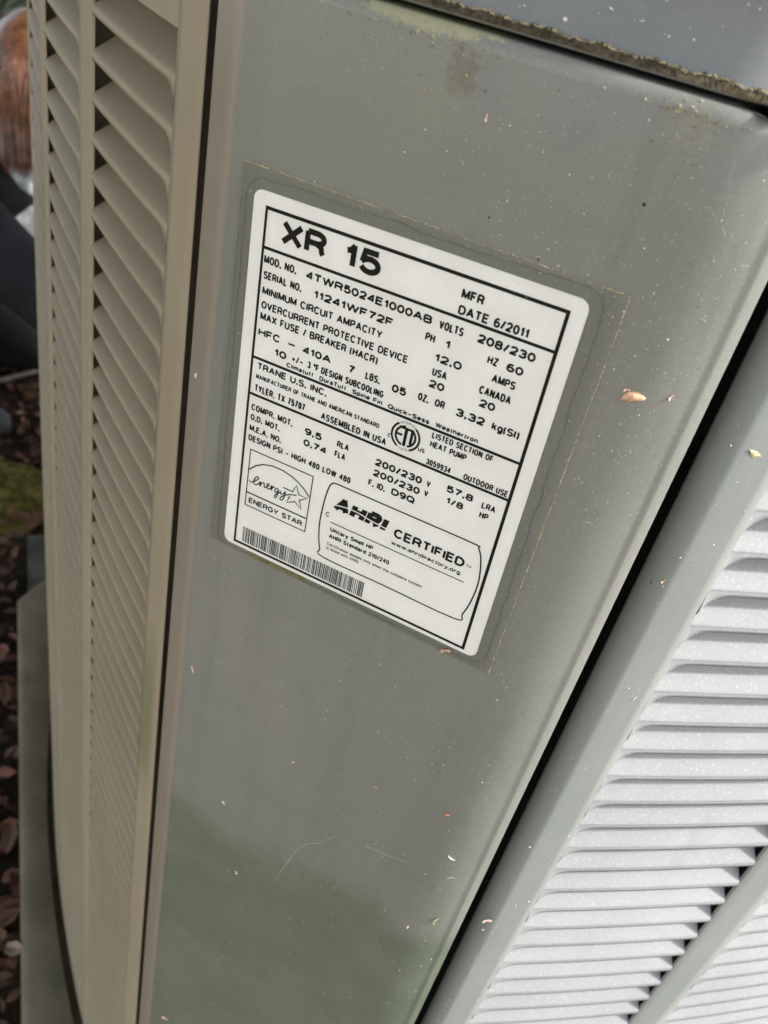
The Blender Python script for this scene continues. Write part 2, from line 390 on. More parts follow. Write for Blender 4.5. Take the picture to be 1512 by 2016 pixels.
def plate(name, polys, y=INK, mat=None):
    v = []; f = []
    for poly in polys:
        b = len(v); yy = y+(len(f) % 9)*2.5e-6; v += [lab(a, c, yy) for a, c in poly]; f.append(tuple(range(b, b+len(poly))))
    o = mesh(name, v, f, mat or M_INK); o.parent = LAB; return o
def bar(u0, v0, u1, v1): return [(u0, v0), (u1, v0), (u1, v1), (u0, v1)]
def ribbon(pts, wd, closed=False):
    out = []; n = len(pts)
    def off(i, s):
        a = Vector(pts[(i-1) % n] if closed or i > 0 else pts[i]); c = Vector(pts[(i+1) % n] if closed or i < n-1 else pts[i]); t = (c-a)
        t = t.normalized() if t.length else Vector((1, 0)); return (pts[i][0]-t.y*wd/2*s, pts[i][1]+t.x*wd/2*s)
    for i in range(n if closed else n-1):
        j = (i+1) % n; out.append([off(i, 1), off(j, 1), off(j, -1), off(i, -1)])
    return out
FT = 1.15
plate('printed_frame', [bar(-.3, -.3, 100.3, -.3+FT), bar(-.3, 131.4, 100.3, 132.5), bar(-.3, -.3+FT, -.3+FT*0.8, 131.4), bar(100.3-FT, -.3+FT, 100.3, 131.4)])
for v0 in (12.3, 50.85, 65.0): plate('printed_rule', [bar(-.3+FT*.8, v0, 100.3-FT, v0+1.0)])
plate('energy_mark_frame', ribbon([(3.2, 88.0), (29.8, 88.0), (29.8, 113.0), (3.2, 113.0)], 0.62, True)+[bar(3.4, 106.7, 29.5, 107.3)])
plate('energy_mark_arc', ribbon([(3.4, 96.8), (6.1, 94.0), (9.1, 92.1), (13.1, 91.0), (17.5, 91.0), (21.2, 91.8), (24.2, 93.1), (26.8, 94.7), (29.4, 97.2)], 0.5))
def smooth(pts, n=5):
    out = []
    for i in range(len(pts)-1):
        p0, p1, p2, p3 = [Vector(pts[max(0, min(len(pts)-1, k))]) for k in (i-1, i, i+1, i+2)]
        for k in range(n):
            t = k/n; out.append(tuple(0.5*((2*p1)+(p2-p0)*t+(2*p0-5*p1+4*p2-p3)*t*t+(3*p1-p0-3*p2+p3)*t**3)))
    out.append(tuple(pts[-1])); return out
def cross(a, q): return (a[0]*0.5, a[1])
E_ = [(3.9,101.4),(4.8,101.9),(6.3,100.8),(7.7,99.2),(7.6,98.3),(6.7,98.9),(5.9,100.8),(6.3,102.2),(7.6,101.7),(8.8,99.9)]
N_ = [(8.8,99.9),(8.7,102.0),(9.4,100.3),(10.3,99.8),(10.5,100.8),(10.6,101.6),(11.4,101.2)]
E2 = [(11.4,101.2),(12.4,100.1),(12.4,99.3),(11.8,99.6),(11.7,101.0),(12.3,101.6),(13.4,100.7)]
R_ = [(13.4,100.7),(13.6,99.5),(13.9,99.8),(13.6,101.6),(14.2,100.0),(15.0,99.5)]
G_ = [(16.6,99.8),(15.8,99.6),(15.2,100.7),(15.5,101.7),(16.3,101.0),(16.7,99.8),(16.5,102.0),(15.9,104.0),(15.2,103.6),(15.9,102.4),(17.6,100.6)]
Y_ = [(17.6,100.0),(17.7,101.2),(18.6,101.0),(19.6,99.5),(19.4,101.5),(18.8,103.5),(17.9,103.9),(17.8,103.0),(19.2,101.4),(21.4,99.9),(24.4,98.9)]
plate('energy_script', [q for s in (E_, N_, E2, R_, G_, Y_) for q in ribbon(smooth(s), 0.46)])
plate('energy_star_outline', ribbon([(18.5, 98.0), (22.5, 98.1), (23.7, 94.7), (25.2, 98.2), (28.7, 98.2), (25.8, 100.4), (26.8, 103.9), (24.0, 101.9), (20.6, 103.8), (21.6, 100.6)], 0.55))
plate('certificate_outline', ribbon(smooth([(38.4, 86.8), (65, 86.75), (92.4, 86.7), (94.6, 87.6), (96.6, 92.0), (98.0, 100.9), (97.5, 110.0), (95.9, 117.1), (93.6, 120.7), (65, 120.65), (38.8, 120.6), (37.0, 117.4), (35.9, 112.8), (35.2, 105.7), (35.7, 95.6), (36.8, 88.8), (38.4, 86.8)], 4), 0.55))
plate('certificate_rule', [bar(39.3, 103.55, 93.1, 103.95)])
# barcode
polys = []; u = 3.5; rb = random.Random(3)
while u < 57.0:
    wd = rb.choice((0.17, 0.17, 0.34, 0.5)); polys.append(bar(u, 123.5, min(u+wd, 57.2), 130.7)); u += wd+rb.choice((0.18, 0.18, 0.3, 0.46))
plate('barcode', polys)
# ETL mark
def arc(cx, cy, r, a0, a1, n=24): return [(cx+r*cos(radians(a0+(a1-a0)*i/n)), cy+r*sin(radians(a0+(a1-a0)*i/n))) for i in range(n+1)]
EC = (60.6, 57.9)
plate('listing_mark_ring', ribbon(arc(*EC, 5.0, -52, 62), 0.75)+ribbon(arc(*EC, 5.0, 118, 232), 0.75))
plate('listing_mark_inner', ribbon(arc(*EC, 3.55, 105, 262), 0.8)+ribbon(arc(*EC, 3.55, -50, 70), 0.8)+[bar(60.0, 55.1, 61.1, 61.6), bar(57.9, 54.6, 63.0, 55.5), bar(57.2, 57.4, 59.4, 58.2), bar(62.2, 54.6, 63.2, 60.3)])

# lettering: (text, u0, u1, baseline v, cap height, weight)
TX = [('XR',6.1,22.4,9.9,7.9,.075),('15',28.6,41.5,9.9,7.9,.075),('MOD. NO.',.95,13.1,17.85,2.75,.012),('4TWR5024E1000AB',16.6,61.0,17.95,2.75,.03),('SERIAL NO.',1.3,15.7,22.95,2.7,.012),('11241WF72F',20.2,48.8,23.2,2.75,.03),
('MINIMUM CIRCUIT AMPACITY',1.45,45.9,28.25,2.7,.012),('OVERCURRENT PROTECTIVE DEVICE',1.6,56.0,33.1,2.7,.012),('MAX FUSE / BREAKER (HACR)',1.65,46.0,37.2,2.75,.012),('HFC',1.5,10.3,43.0,2.8,.02),('-',13.0,16.2,43.0,2.8,.02),('410A',18.9,29.8,43.15,2.75,.03),('7',36.4,38.7,43.5,2.8,.03),('LBS.',42.7,48.1,43.5,2.75,.012),('05',52.5,57.7,44.2,2.85,.03),
('10',8.4,13.2,48.0,2.75,.03),('+/-',15.2,19.9,47.7,2.5,.012),('3 \u00b0F',21.4,25.9,47.7,2.6,.01),('DESIGN SUBCOOLING',26.7,50.2,47.8,2.6,.012),('Climatuff',13.6,24.2,50.3,1.75,.03),('DuraTuff',26.5,36.8,50.4,1.75,.03),('Spine Fin',39.0,50.4,50.4,1.75,.03),('Quick-Sess',52.4,67.5,50.45,1.75,.03),('Weathertron',69.6,84.6,50.3,1.75,.03),
('TRANE U.S. INC.',2.4,30.1,55.35,2.6,.02),('MANUFACTURER OF TRANE AND AMERICAN STANDARD',2.3,50.9,59.0,1.8,.012),('TYLER, TX 75707',2.2,22.8,63.95,2.75,.012),('ASSEMBLED IN USA',29.2,54.4,64.2,2.65,.012),
('MFR',68.1,75.3,6.9,3.1,.015),('DATE 6/2011',68.2,90.7,11.8,3.0,.018),('VOLTS',63.4,71.5,18.2,2.8,.012),('208/230',76.1,94.6,18.1,2.9,.03),('PH',59.9,63.2,23.35,2.75,.012),('1',66.6,68.4,23.5,2.75,.03),('HZ',80.7,84.2,23.4,2.7,.012),('60',86.9,92.3,23.5,2.75,.03),
('12.0',64.3,73.5,28.8,2.75,.03),('USA',64.6,69.6,33.65,2.75,.012),('20',64.4,69.7,37.75,2.75,.03),('AMPS',83.5,91.2,28.6,2.8,.012),('CANADA',80.6,91.1,33.6,2.8,.012),('20',81.7,87.0,37.75,2.75,.03),('OZ.',61.8,65.6,43.5,2.75,.012),('OR',67.7,71.2,43.4,2.75,.012),('3.32',75.1,85.1,43.8,2.9,.03),('kg(SI)',87.5,96.7,43.7,2.8,.015),
('LISTED SECTION OF',69.4,91.0,54.6,2.35,.012),('HEAT PUMP',69.4,82.4,57.9,2.35,.012),('3059934',69.4,78.4,65.0-.3,2.3,.012),('OUTDOOR USE',83.0,98.8,64.7,2.4,.012),('c',54.3,55.6,60.6,2.0,.0),('us',65.8,68.2,61.2,2.0,.0),
('200/230',51.9,69.7,73.0,2.85,.03),('V',71.4,72.9,72.8,2.4,.012),('200/230',51.95,69.8,77.3,2.8,.03),('V',71.35,72.9,76.7,2.4,.012),('F. ID.',50.9,57.5,81.8,2.6,.012),('D9Q',59.8,68.8,81.6,2.8,.03),('57.8',78.5,88.2,71.6,2.7,.03),('1/8',79.4,85.7,76.0,2.6,.03),('LRA',91.5,96.4,72.2,2.5,.012),('HP',91.6,94.8,76.0,2.5,.012),
('COMPR. MOT.',1.7,18.9,71.85,2.6,.012),('O.D. MOT.',1.75,14.1,75.9,2.55,.012),('M.E.A. NO.',1.8,15.2,80.35,2.55,.012),('DESIGN PSI - HIGH 480 LOW 480',1.75,44.3,84.55,2.6,.012),('9.5',23.9,30.8,72.6,2.75,.03),('0.74',24.0,33.4,77.1,2.75,.03),('RLA',36.8,41.5,72.2,2.6,.012),('FLA',36.5,40.8,76.35,2.6,.012),
('ENERGY STAR',4.6,28.2,111.35,2.45,.008),('AHRI',39.9,61.2,98.3,6.9,.13),('CERTIFIED',64.1,91.5,98.1,4.0,.02),('TM',92.0,94.1,96.9,1.0,.0),('www.ahridirectory.org',63.9,91.0,101.5,1.75,.012),('Unitary Small HP',39.8,57.7,107.7,2.0,.015),('AHRI Standard 210/240',39.75,64.9,110.8,2.0,.015),('Certification applies only when the complete system',39.5,78.8,114.2,1.35,.004),('is listed with AHRI.',39.6,53.4,116.2,1.35,.004),('C',37.1,38.7,102.0,2.1,.0)]
# a plain sans drawn as strokes: each glyph is (width, strokes); points run 0..1 across the width and 0..1 up the capital height
def EA(cx, cy, rx, ry, a0, a1, n=10): return [(cx+rx*cos(radians(a0+(a1-a0)*i/n)), cy+ry*sin(radians(a0+(a1-a0)*i/n))) for i in range(n+1)]
def bowl(x, y0, y1, rx): return [(0, y1)]+EA(x, (y0+y1)/2, rx, (y1-y0)/2, 90, -90)+[(0, y0)]
XH = 0.72
O_ = lambda y1=1.0: [EA(.5, y1/2, .5, y1/2, 90, 450, 22)]
def sup(f, y): return [[(x, v*y) for x, v in st] for st in f]
S_ = [EA(.5, .74, .46, .26, 25, 180, 9)+EA(.5, .76, .48, .25, 190, 250, 3)+EA(.5, .26, .5, .26, 70, -155, 12)]
GL = {
'A': (.92, [[(0, 0), (.5, 1), (1, 0)], [(.19, .33), (.81, .33)]]), 'B': (.80, [[(0, 0), (0, 1)], bowl(.58, .53, 1, .36), bowl(.62, 0, .53, .38)]),
'C': (.88, [EA(.5, .5, .5, .5, 40, 320, 20)]), 'D': (.86, [[(0, 0), (0, 1)], bowl(.45, 0, 1, .55)]), 'E': (.72, [[(1, 1), (0, 1), (0, 0), (1, 0)], [(0, .53), (.9, .53)]]),
'F': (.68, [[(1, 1), (0, 1), (0, 0)], [(0, .51), (.85, .51)]]), 'G': (.92, [EA(.5, .5, .5, .5, 40, 345, 20)+[(1, .46), (.55, .46)]]), 'H': (.82, [[(0, 0), (0, 1)], [(1, 0), (1, 1)], [(0, .53), (1, .53)]]),
'I': (.02, [[(.5, 0), (.5, 1)]]), 'J': (.6, [[(1, 1), (1, .3)]+EA(.5, .3, .5, .3, 0, -180)]), 'K': (.82, [[(0, 0), (0, 1)], [(1, 1), (0, .35)], [(.35, .56), (1, 0)]]), 'L': (.66, [[(0, 1), (0, 0), (1, 0)]]),
'M': (1.0, [[(0, 0), (0, 1), (.5, .12), (1, 1), (1, 0)]]), 'N': (.82, [[(0, 0), (0, 1), (1, 0), (1, 1)]]), 'O': (.92, O_()), 'P': (.76, [[(0, 0), (0, 1)], bowl(.56, .45, 1, .44)]), 'Q': (.92, O_()+[[(.55, .28), (1.08, -.10)]]),
'R': (.82, [[(0, 0), (0, 1)], bowl(.56, .48, 1, .42), [(.55, .48), (.85, .36), (.92, .1), (1, 0)]]), 'S': (.80, S_), 'T': (.78, [[(0, 1), (1, 1)], [(.5, 1), (.5, 0)]]), 'U': (.82, [[(0, 1), (0, .32)]+EA(.5, .32, .5, .32, 180, 360)+[(1, 1)]]),
'V': (.86, [[(0, 1), (.5, 0), (1, 1)]]), 'W': (1.25, [[(0, 1), (.25, 0), (.5, 1), (.75, 0), (1, 1)]]), 'X': (.86, [[(0, 0), (1, 1)], [(0, 1), (1, 0)]]), 'Y': (.86, [[(0, 1), (.5, .42), (1, 1)], [(.5, .42), (.5, 0)]]), 'Z': (.76, [[(0, 1), (1, 1), (0, 0), (1, 0)]]),
'0': (.66, O_()), '1': (.32, [[(0, .74), (.45, .78), (.85, 1), (.85, 0)]]), '2': (.68, [EA(.5, .71, .48, .29, 170, -20, 10)+[(.75, .42), (.1, .12), (0, 0), (1, 0)]]), '3': (.68, [EA(.5, .76, .46, .24, 165, -80, 12)+[(.36, .53)], [(.45, .53)]+EA(.5, .27, .5, .27, 80, -165, 12)]),
'4': (.70, [[(.78, 0), (.78, 1), (0, .28), (1, .28)]]), '5': (.68, [[(.92, 1), (.16, 1), (.06, .50)]+EA(.5, .33, .5, .33, 130, -160, 12)]), '6': (.66, [EA(.5, .29, .5, .29, 150, 510, 18), [(0, .32)]+EA(.52, .5, .52, .5, 170, 52, 8)]), '7': (.66, [[(0, 1), (1, 1), (.55, .5), (.3, 0)]]),
'8': (.66, [EA(.5, .76, .44, .24, 90, 450, 16), EA(.5, .27, .5, .27, 90, 450, 16)]), '9': (.66, [EA(.5, .71, .5, .29, -30, 330, 18), [(1, .68)]+EA(.48, .5, .52, .5, -10, -128, 8)]),
'.': (.10, []), ',': (.05, [[(.5, .08), (.5, 0), (.2, -.14)]]), '/': (.42, [[(0, -.03), (1, 1.03)]]), '(': (.2, [EA(1.0, .42, 1.0, .62, 115, 245)]), ')': (.2, [EA(0, .42, 1.0, .62, 65, -65)]), '-': (.62, [[(0, .42), (1, .42)]]), '+': (.62, [[(0, .42), (1, .42)], [(.5, .12), (.5, .72)]]), '\u00b0': (.24, [EA(.5, .82, .5, .16, 90, 450, 12)]), ' ': (.30, []),
'a': (.60, [EA(.46, .22, .46, .22, 60, 330, 14)+[(.95, .3)], EA(.5, .52, .42, .2, 155, 20, 7)+[(.95, .5), (.95, 0)]]), 'c': (.58, [EA(.5, XH/2, .5, XH/2, 40, 320, 16)]), 'd': (.62, [EA(.5, XH/2, .5, XH/2, 20, 340, 18), [(1, 0), (1, 1)]]), 'e': (.62, [[(0, .38), (1, .38)]+EA(.5, XH/2, .5, XH/2, 5, 310, 18)]),
'f': (.34, [[(.45, 0), (.45, .8)]+EA(.95, .8, .5, .2, 180, 90, 5), [(0, XH), (1, XH)]]), 'g': (.62, [EA(.5, XH/2, .5, XH/2, 20, 340, 18), [(1, XH), (1, -.08)]+EA(.5, -.08, .5, .2, 0, -155, 8)]), 'h': (.58, [[(0, 0), (0, 1)], [(0, .4)]+EA(.5, XH-.25, .5, .25, 170, 0, 8)+[(1, 0)]]), 'i': (.02, [[(.5, 0), (.5, XH)], [(.5, .9), (.5, 1)]]), 'k': (.58, [[(0, 0), (0, 1)], [(.95, XH), (0, .25)], [(.35, .45), (1, 0)]]), 'l': (.02, [[(.5, 0), (.5, 1)]]),
'm': (.95, [[(0, 0), (0, XH)], [(0, .45)]+EA(.25, XH-.2, .25, .2, 170, 0, 6)+[(.5, 0)], [(.5, .45)]+EA(.75, XH-.2, .25, .2, 170, 0, 6)+[(1, 0)]]), 'n': (.58, [[(0, 0), (0, XH)], [(0, .4)]+EA(.5, XH-.25, .5, .25, 170, 0, 8)+[(1, 0)]]), 'o': (.64, O_(XH)), 'p': (.62, [EA(.5, XH/2, .5, XH/2, 160, -160, 18), [(0, XH), (0, -.27)]]), 'r': (.34, [[(0, 0), (0, XH)], [(0, .4)]+EA(.9, .4, .9, .3, 175, 85, 5)]), 's': (.54, sup(S_, XH)), 't': (.32, [[(.45, .93), (.45, .14), (.6, .02), (1, .02)], [(0, XH), (1, XH)]]), 'u': (.58, [[(0, XH), (0, .25)]+EA(.5, .25, .5, .25, 180, 350, 8), [(1, XH), (1, 0)]]), 'w': (.95, [[(0, XH), (.25, 0), (.5, XH), (.75, 0), (1, XH)]]), 'y': (.62, [[(0, XH), (.5, .02)], [(1, XH), (.45, -.15), (.2, -.26), (0, -.24)]])}
def stroke_ribbon(pts, wd):                                  # mitred ribbon in label millimetres
    P = [Vector(pts[0])]
    for p in pts[1:]:
        if (Vector(p)-P[-1]).length > 1e-4: P.append(Vector(p))
    out = []; n = len(P)
    if n < 2: return []
    closed = (P[0]-P[-1]).length < 1e-3
    def nrm(a, b): d = (b-a).normalized(); return Vector((-d.y, d.x))
    L = []; R = []
    for i in range(n):
        a = nrm(P[i-1], P[i]) if i else (nrm(P[-2], P[-1]) if closed else None); b = nrm(P[i], P[i+1]) if i < n-1 else (nrm(P[0], P[1]) if closed else None)
        if a is not None and b is not None and a.dot(b) < -0.2 and not closed:      # sharp turn: start a new stroke
            d1 = (P[i]-P[i-1]).normalized(); d2 = (P[i]-P[i+1]).normalized()
            return stroke_ribbon([*P[:i], P[i]+d1*wd*.25], wd)+stroke_ribbon([P[i]+d2*wd*.25, *P[i+1:]], wd)
        if a is None: m = b
        elif b is None: m = a
        else:
            m = a+b
            if m.length < 0.3: m = a
            else: m = m/ max(0.42, m.length**2/2)
        L.append(P[i]+m*wd/2); R.append(P[i]-m*wd/2)
    return [[tuple(L[i]), tuple(L[i+1]), tuple(R[i+1]), tuple(R[i])] for i in range(n-1)]
def layout(body, u0, u1, vb, cap, th):                       # th: stroke as a share of the capital height
    t = th*cap; gap = 0.07; ws = [GL[ch][0] for ch in body]
    fixed = len(body)*t; free = (u1-u0)-fixed; k = free/max(0.01, (sum(ws)+gap*(len(body)-1)))
    if k <= 0: k = 0.3
    polys = []; u = u0
    for ch, w_ in zip(body, ws):
        if ch == '.': polys.append(bar(u+w_*k/2-t*.05, vb-t*1.15, u+w_*k/2+t*1.05, vb))
        for st in GL[ch][1]:
            polys += stroke_ribbon([(u+t/2+x*w_*k, vb-t/2-y*(cap-t)) for x, y in st], t)
        u += w_*k+t+gap*k
    return polys
for body, u0, u1, vb, cap, wt in TX:
    th = 0.31 if body == 'AHRI' else 0.235 if wt > .05 else 0.25 if wt >= .025 else 0.225 if wt >= .015 else 0.212 if wt > .005 else 0.165
    po = layout(body, u0, u1, vb, cap, th)
    if body == 'AHRI': po = [[(a+0.22*(vb-c)-0.8, c) for a, c in q] for q in po]
    plate('printed_text', po)
for st in ('INTERTEK', 'LISTED'):
    polys = []
    for i, ch in enumerate(st):
        a, sg = (radians(-124+i*9.7), 1) if st == 'INTERTEK' else (radians(116-i*10.4), -1)
        for q in layout(ch, -0.3, 0.3, 0.42, 0.84, 0.16):
            polys.append([(EC[0]+(5.0-sg*y)*cos(a+sg*x/5.0), EC[1]+(5.0-sg*y)*sin(a+sg*x/5.0)) for x, y in q])
    plate('printed_text', polys)
sw = smooth([(38.6, 96.0), (44, 94.9), (49, 94.7), (55, 95.6), (62.5, 96.2)], 6)
plate('logo_swoosh', ribbon(sw, 0.45), 0.0001, M_PAPER)

# ------------------------------------------------------------------ clear film over the label, its dirty edges
fm = bpy.data.materials.new('clear_film'); fm.use_nodes = True; t = fm.node_tree; t.nodes.clear()
o_ = t.nodes.new('ShaderNodeOutputMaterial'); tr = t.nodes.new('ShaderNodeBsdfTransparent'); gl = t.nodes.new('ShaderNodeBsdfGlossy'); mx = t.nodes.new('ShaderNodeMixShader'); fr = t.nodes.new('ShaderNodeFresnel')
tr.inputs[0].default_value = (0.984, 0.989, 0.975, 1); gl.inputs['Roughness'].default_value = 0.18; fr.inputs[0].default_value = 1.18
t.links.new(fr.outputs[0], mx.inputs[0]); t.links.new(tr.outputs[0], mx.inputs[1]); t.links.new(gl.outputs[0], mx.inputs[2]); t.links.new(mx.outputs[0], o_.inputs[0])
FC = [(-0.0609, 0.0762), (0.0625, 0.0774), (0.0634, -0.0698), (-0.0588, -0.0707)]
mesh('clear_film', [(x, -0.00075, Z(z)) for x, z in FC], [(0, 3, 2, 1)], fm, HP)
def edge_dirt(name, a, b, wd, mat, keep, jit, y=-0.0008):
    g = G(); n = 260; A = Vector(a); B = Vector(b); d = (B-A).normalized(); nr = Vector((-d.y, d.x))
    for i in range(n):
        if random.random() > keep: continue
        p, q = A.lerp(B, i/n), A.lerp(B, (i+1.15)/n); w1 = wd*random.uniform(0.4, 1.3); o1 = random.uniform(-jit, jit)
        k = len(g.v)
        for s, e in ((p, 1), (q, 1), (q, -1), (p, -1)): r_ = s+nr*(o1+e*w1/2); g.v.append(Vector((r_.x, y-random.uniform(0, 0.0001), Z(r_.y))))
        g.f.append((k, k+1, k+2, k+3))
    o = g.obj(name, mat, HP); tag(o, kind='stuff'); return o
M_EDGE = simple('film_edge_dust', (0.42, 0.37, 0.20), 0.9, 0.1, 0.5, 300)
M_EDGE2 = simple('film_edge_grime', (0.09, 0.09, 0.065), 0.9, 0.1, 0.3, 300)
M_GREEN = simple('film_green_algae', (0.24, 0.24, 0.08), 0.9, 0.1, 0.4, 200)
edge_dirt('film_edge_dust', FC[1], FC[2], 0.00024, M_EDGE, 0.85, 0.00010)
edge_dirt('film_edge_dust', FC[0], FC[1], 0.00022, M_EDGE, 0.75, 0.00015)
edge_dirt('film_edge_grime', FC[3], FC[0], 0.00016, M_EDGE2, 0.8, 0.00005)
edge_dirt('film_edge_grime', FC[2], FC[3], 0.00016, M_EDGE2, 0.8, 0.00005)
edge_dirt('label_edge_algae', (-0.040, -0.0716+0.0009), (-0.015, -0.0705+0.0009), 0.0014, M_GREEN, 0.9, 0.0003, -0.00015)
# wavy bubble line where the film leaves the paper
g = G(); rr_ = rrect(-8.0, -8.2, 108.6, 136.2, 5.5, 8); dense = []
for i in range(len(rr_)):
    a = Vector(rr_[i]); b2 = Vector(rr_[(i+1) % len(rr_)]); m_ = max(1, int((b2-a).length/1.2))
    dense += [tuple(a.lerp(b2, k/m_)) for k in range(m_)]
wav = []; cx = 0
for i, (u, v) in enumerate(dense):
    cx = cx*0.85+random.uniform(-.35, .35); d = Vector((u-50, v-66)).normalized(); wav.append((u+d.x*cx, v+d.y*cx))
v_ = []; f_ = []
for q in ribbon(wav, 0.17, True):
    b = len(v_); v_ += [lab(a, c, -0.00015) for a, c in q]; f_.append((b, b+1, b+2, b+3))
o = mesh('film_bubble_line', v_, f_, simple('film_bubble_grime', (0.135, 0.137, 0.118), 0.6, 0.4)); o.parent = HP; o.location = -HP.location

# ------------------------------------------------------------------ debris on the panels
def surf(x, z):                                              # point, normal and tangent on the corner panel at width x
    for (p, h), (q, h2) in zip(CP[7:], CP[8:]):
        if p.x <= x <= q.x: f = (x-p.x)/(q.x-p.x+1e-9); pt = p.lerp(q, f); hh = radians(h+(h2-h)*f); break
    else: pt = Vector((x, 0)); hh = 0.0
    return Vector((pt.x, pt.y, Z(z))), Vector((sin(hh), -cos(hh), 0)), Vector((cos(hh), sin(hh), 0))
def side_surf(sd, s, z, lift=0):
    p, h = side(sd, s); hh = radians(h); return Vector((p.x, p.y, Z(z)))+Vector((sin(hh), -cos(hh), 0))*lift, Vector((sin(hh), -cos(hh), 0)), Vector((cos(hh), sin(hh), 0))
M_TAN = simple('tan_husk', (0.56, 0.35, 0.21), 0.7, 0.3, 0.3, 900, (2500, 0.5, 0.0003))
M_PINK = simple('pale_pink_petal', (0.62, 0.43, 0.36), 0.8, 0.2, 0.2, 900)
M_RUST = simple('rusty_bud_scale', (0.42, 0.19, 0.11), 0.7, 0.3, 0.3, 900)
M_BARKCHIP = simple('brown_bark_chip', (0.20, 0.12, 0.085), 0.8, 0.2, 0.3, 900)
M_STRAW = simple('straw_needle', (0.50, 0.42, 0.22), 0.7, 0.3, 0.3, 900)
M_WHITE = simple('pale_chaff', (0.60, 0.56, 0.46), 0.85, 0.2, 0.25, 900)
def flake(name, label, cat, at, L, Wd, rot, mat, shape='seed'):
    pt, nr, tx = at; up = Vector((0, 0, 1)); d = tx*cos(radians(rot))+up*sin(radians(rot)); e = nr.cross(d)
    g = G(); L /= 1000; Wd /= 1000
    if shape == 'curl':
        pts = []; n = 12
        for i in range(n+1):
            f = i/n-.5; pts.append(d*(f*L)+e*(Wd*1.6*(0.25-f*f))+nr*(0.0004+0.0005*abs(f)))
        g.tube(pts, [Wd*0.16*(1-abs(i/n-.5)*1.2) for i in range(n+1)], 6)
    else:
        n, m = 14, 5; top = []; bot = []
        for i in range(n+1):
            f = i/n
            wv = {'seed': sin(pi*f)**0.6*(0.75+0.25*f), 'chip': (min(1, f*5)*min(1, (1-f)*4))*(0.75+0.25*sin(f*9+L*9e3)), 'twig': 0.75+0.25*sin(f*7+1) if 0 < f < 1 else 0.3}[shape]
            ht = {'seed': 0.38, 'chip': 0.16, 'twig': 0.55}[shape]
            rt = []; rb2 = []
            for j in range(m+1):
                q = j/m*2-1; hgt = Wd*ht*wv*(1-q*q)+0.00012+(0.0005*(f-.5)**2*4 if shape == 'chip' else 0)
                base = d*((f-.5)*L)+e*(q*Wd/2*wv)+e*(Wd*0.18*sin(f*4)); rt.append(base+nr*hgt); rb2.append(base+nr*0.00004)
            top.append(rt); bot.append(rb2)
        g.grid(top); g.grid(bot)
        b2 = (n+1)*(m+1)
        for j0 in (0, m):
            for i in range(n): a = i*(m+1)+j0; c = a+m+1; g.f.append((a, c, c+b2, a+b2))
    o = g.obj(name, mat, None, True); o.location = pt
    return tag(o, label, cat)
flake('seed_husk', 'largest tan oval seed husk stuck beside the clear film', 'seed', surf(0.0731, 0.050), 7.2, 3.7, 30, M_TAN)
flake('petal_flake', 'tiny pink flake touching the tan oval seed husk', 'debris', surf(0.0707, 0.0517), 1.9, 0.7, 35, M_PINK, 'chip')
flake('petal_flake', 'pink flake on the rounded edge next to the tan oval husk', 'debris', surf(0.0826, 0.0532), 2.2, 0.9, 70, M_PINK, 'chip')
flake('twig_bit', 'orange twig bit lying across the label\'s lower edge', 'twig', surf(0.0459, -0.0690), 4.0, 1.4, 38, M_TAN, 'twig').location.y -= 0.0009
flake('petal_flake', 'upright pale pink flake on bare panel between cap and label', 'debris', surf(0.0106, 0.1084), 2.1, 0.75, 97, M_PINK, 'chip')
flake('petal_flake', 'pale tan heart shaped flake on the brown folded left edge', 'debris', surf(-0.0755, -0.0066), 2.4, 1.5, 100, M_WHITE, 'seed')
flake('bud_scale', 'small rust red bud scale below the label near the rounded edge', 'debris', surf(0.0685, -0.1537), 2.8, 1.9, 55, M_RUST, 'seed')
flake('petal_flake', 'thin pink flake lying level on the grey panel below the label', 'debris', surf(0.0360, -0.1606), 2.2, 0.7, 10, M_PINK, 'chip')
flake('petal_flake', 'small upright salmon flake low on the grey panel', 'debris', surf(-0.0039, -0.1740), 1.6, 1.0, 80, M_PINK, 'seed')
flake('petal_flake', 'slim pink flake beside the brown folded left edge below the label', 'debris', surf(-0.0615, -0.1506), 3.6, 0.9, 115, M_PINK, 'chip')
flake('dry_needle', 'curled straw coloured needle on the panel above the painted green reflection', 'needle', surf(0.0820, -0.2292), 7.0, 2.6, 75, M_STRAW, 'curl')
flake('petal_flake', 'pale pink grain beside the curled straw needle', 'debris', surf(0.0710, -0.2419), 2.6, 1.2, 95, M_PINK, 'seed')
flake('dry_needle', 'short pale curl on the rounded panel edge above the straw needle', 'needle', surf(0.0770, -0.1787), 4.2, 2.4, 150, M_WHITE, 'curl')
flake('dry_needle', 'short straight pale splinter between the two curls', 'needle', surf(0.0800, -0.1935), 3.6, 0.9, 30, M_WHITE, 'curl')
flake('grit_grain', 'dark round grain of grit on the panel above the film corner', 'grit', surf(0.0572, 0.1003), 1.0, 0.9, 0, M_CORE, 'seed')
flake('petal_flake', 'whitish grain alone on the left of the panel above the painted green reflection', 'debris', surf(-0.0357, -0.2307), 2.6, 1.1, 140, M_WHITE, 'seed')
flake('petal_flake', 'pale slanted grain just at the painted reflection edge on the grey panel', 'debris', surf(-0.0221, -0.2814), 2.7, 1.0, 130, M_WHITE, 'seed')
flake('petal_flake', 'pinkish clump at the foot of the panel in the painted green reflection', 'debris', surf(-0.0549, -0.4899), 5.5, 3.0, 30, M_PINK, 'chip')
flake('bark_chip', 'brown bark chip wedged in the gap beside the pale louver panel', 'debris', side_surf('R', 0.0062, -0.0170, -0.004), 7.5, 2.6, 72, M_BARKCHIP, 'chip')
flake('petal_flake', 'tan flake on the pale strip beside the sunlit louvers', 'debris', side_surf('R', 0.0055, -0.0143), 2.0, 0.8, 60, M_TAN, 'chip')
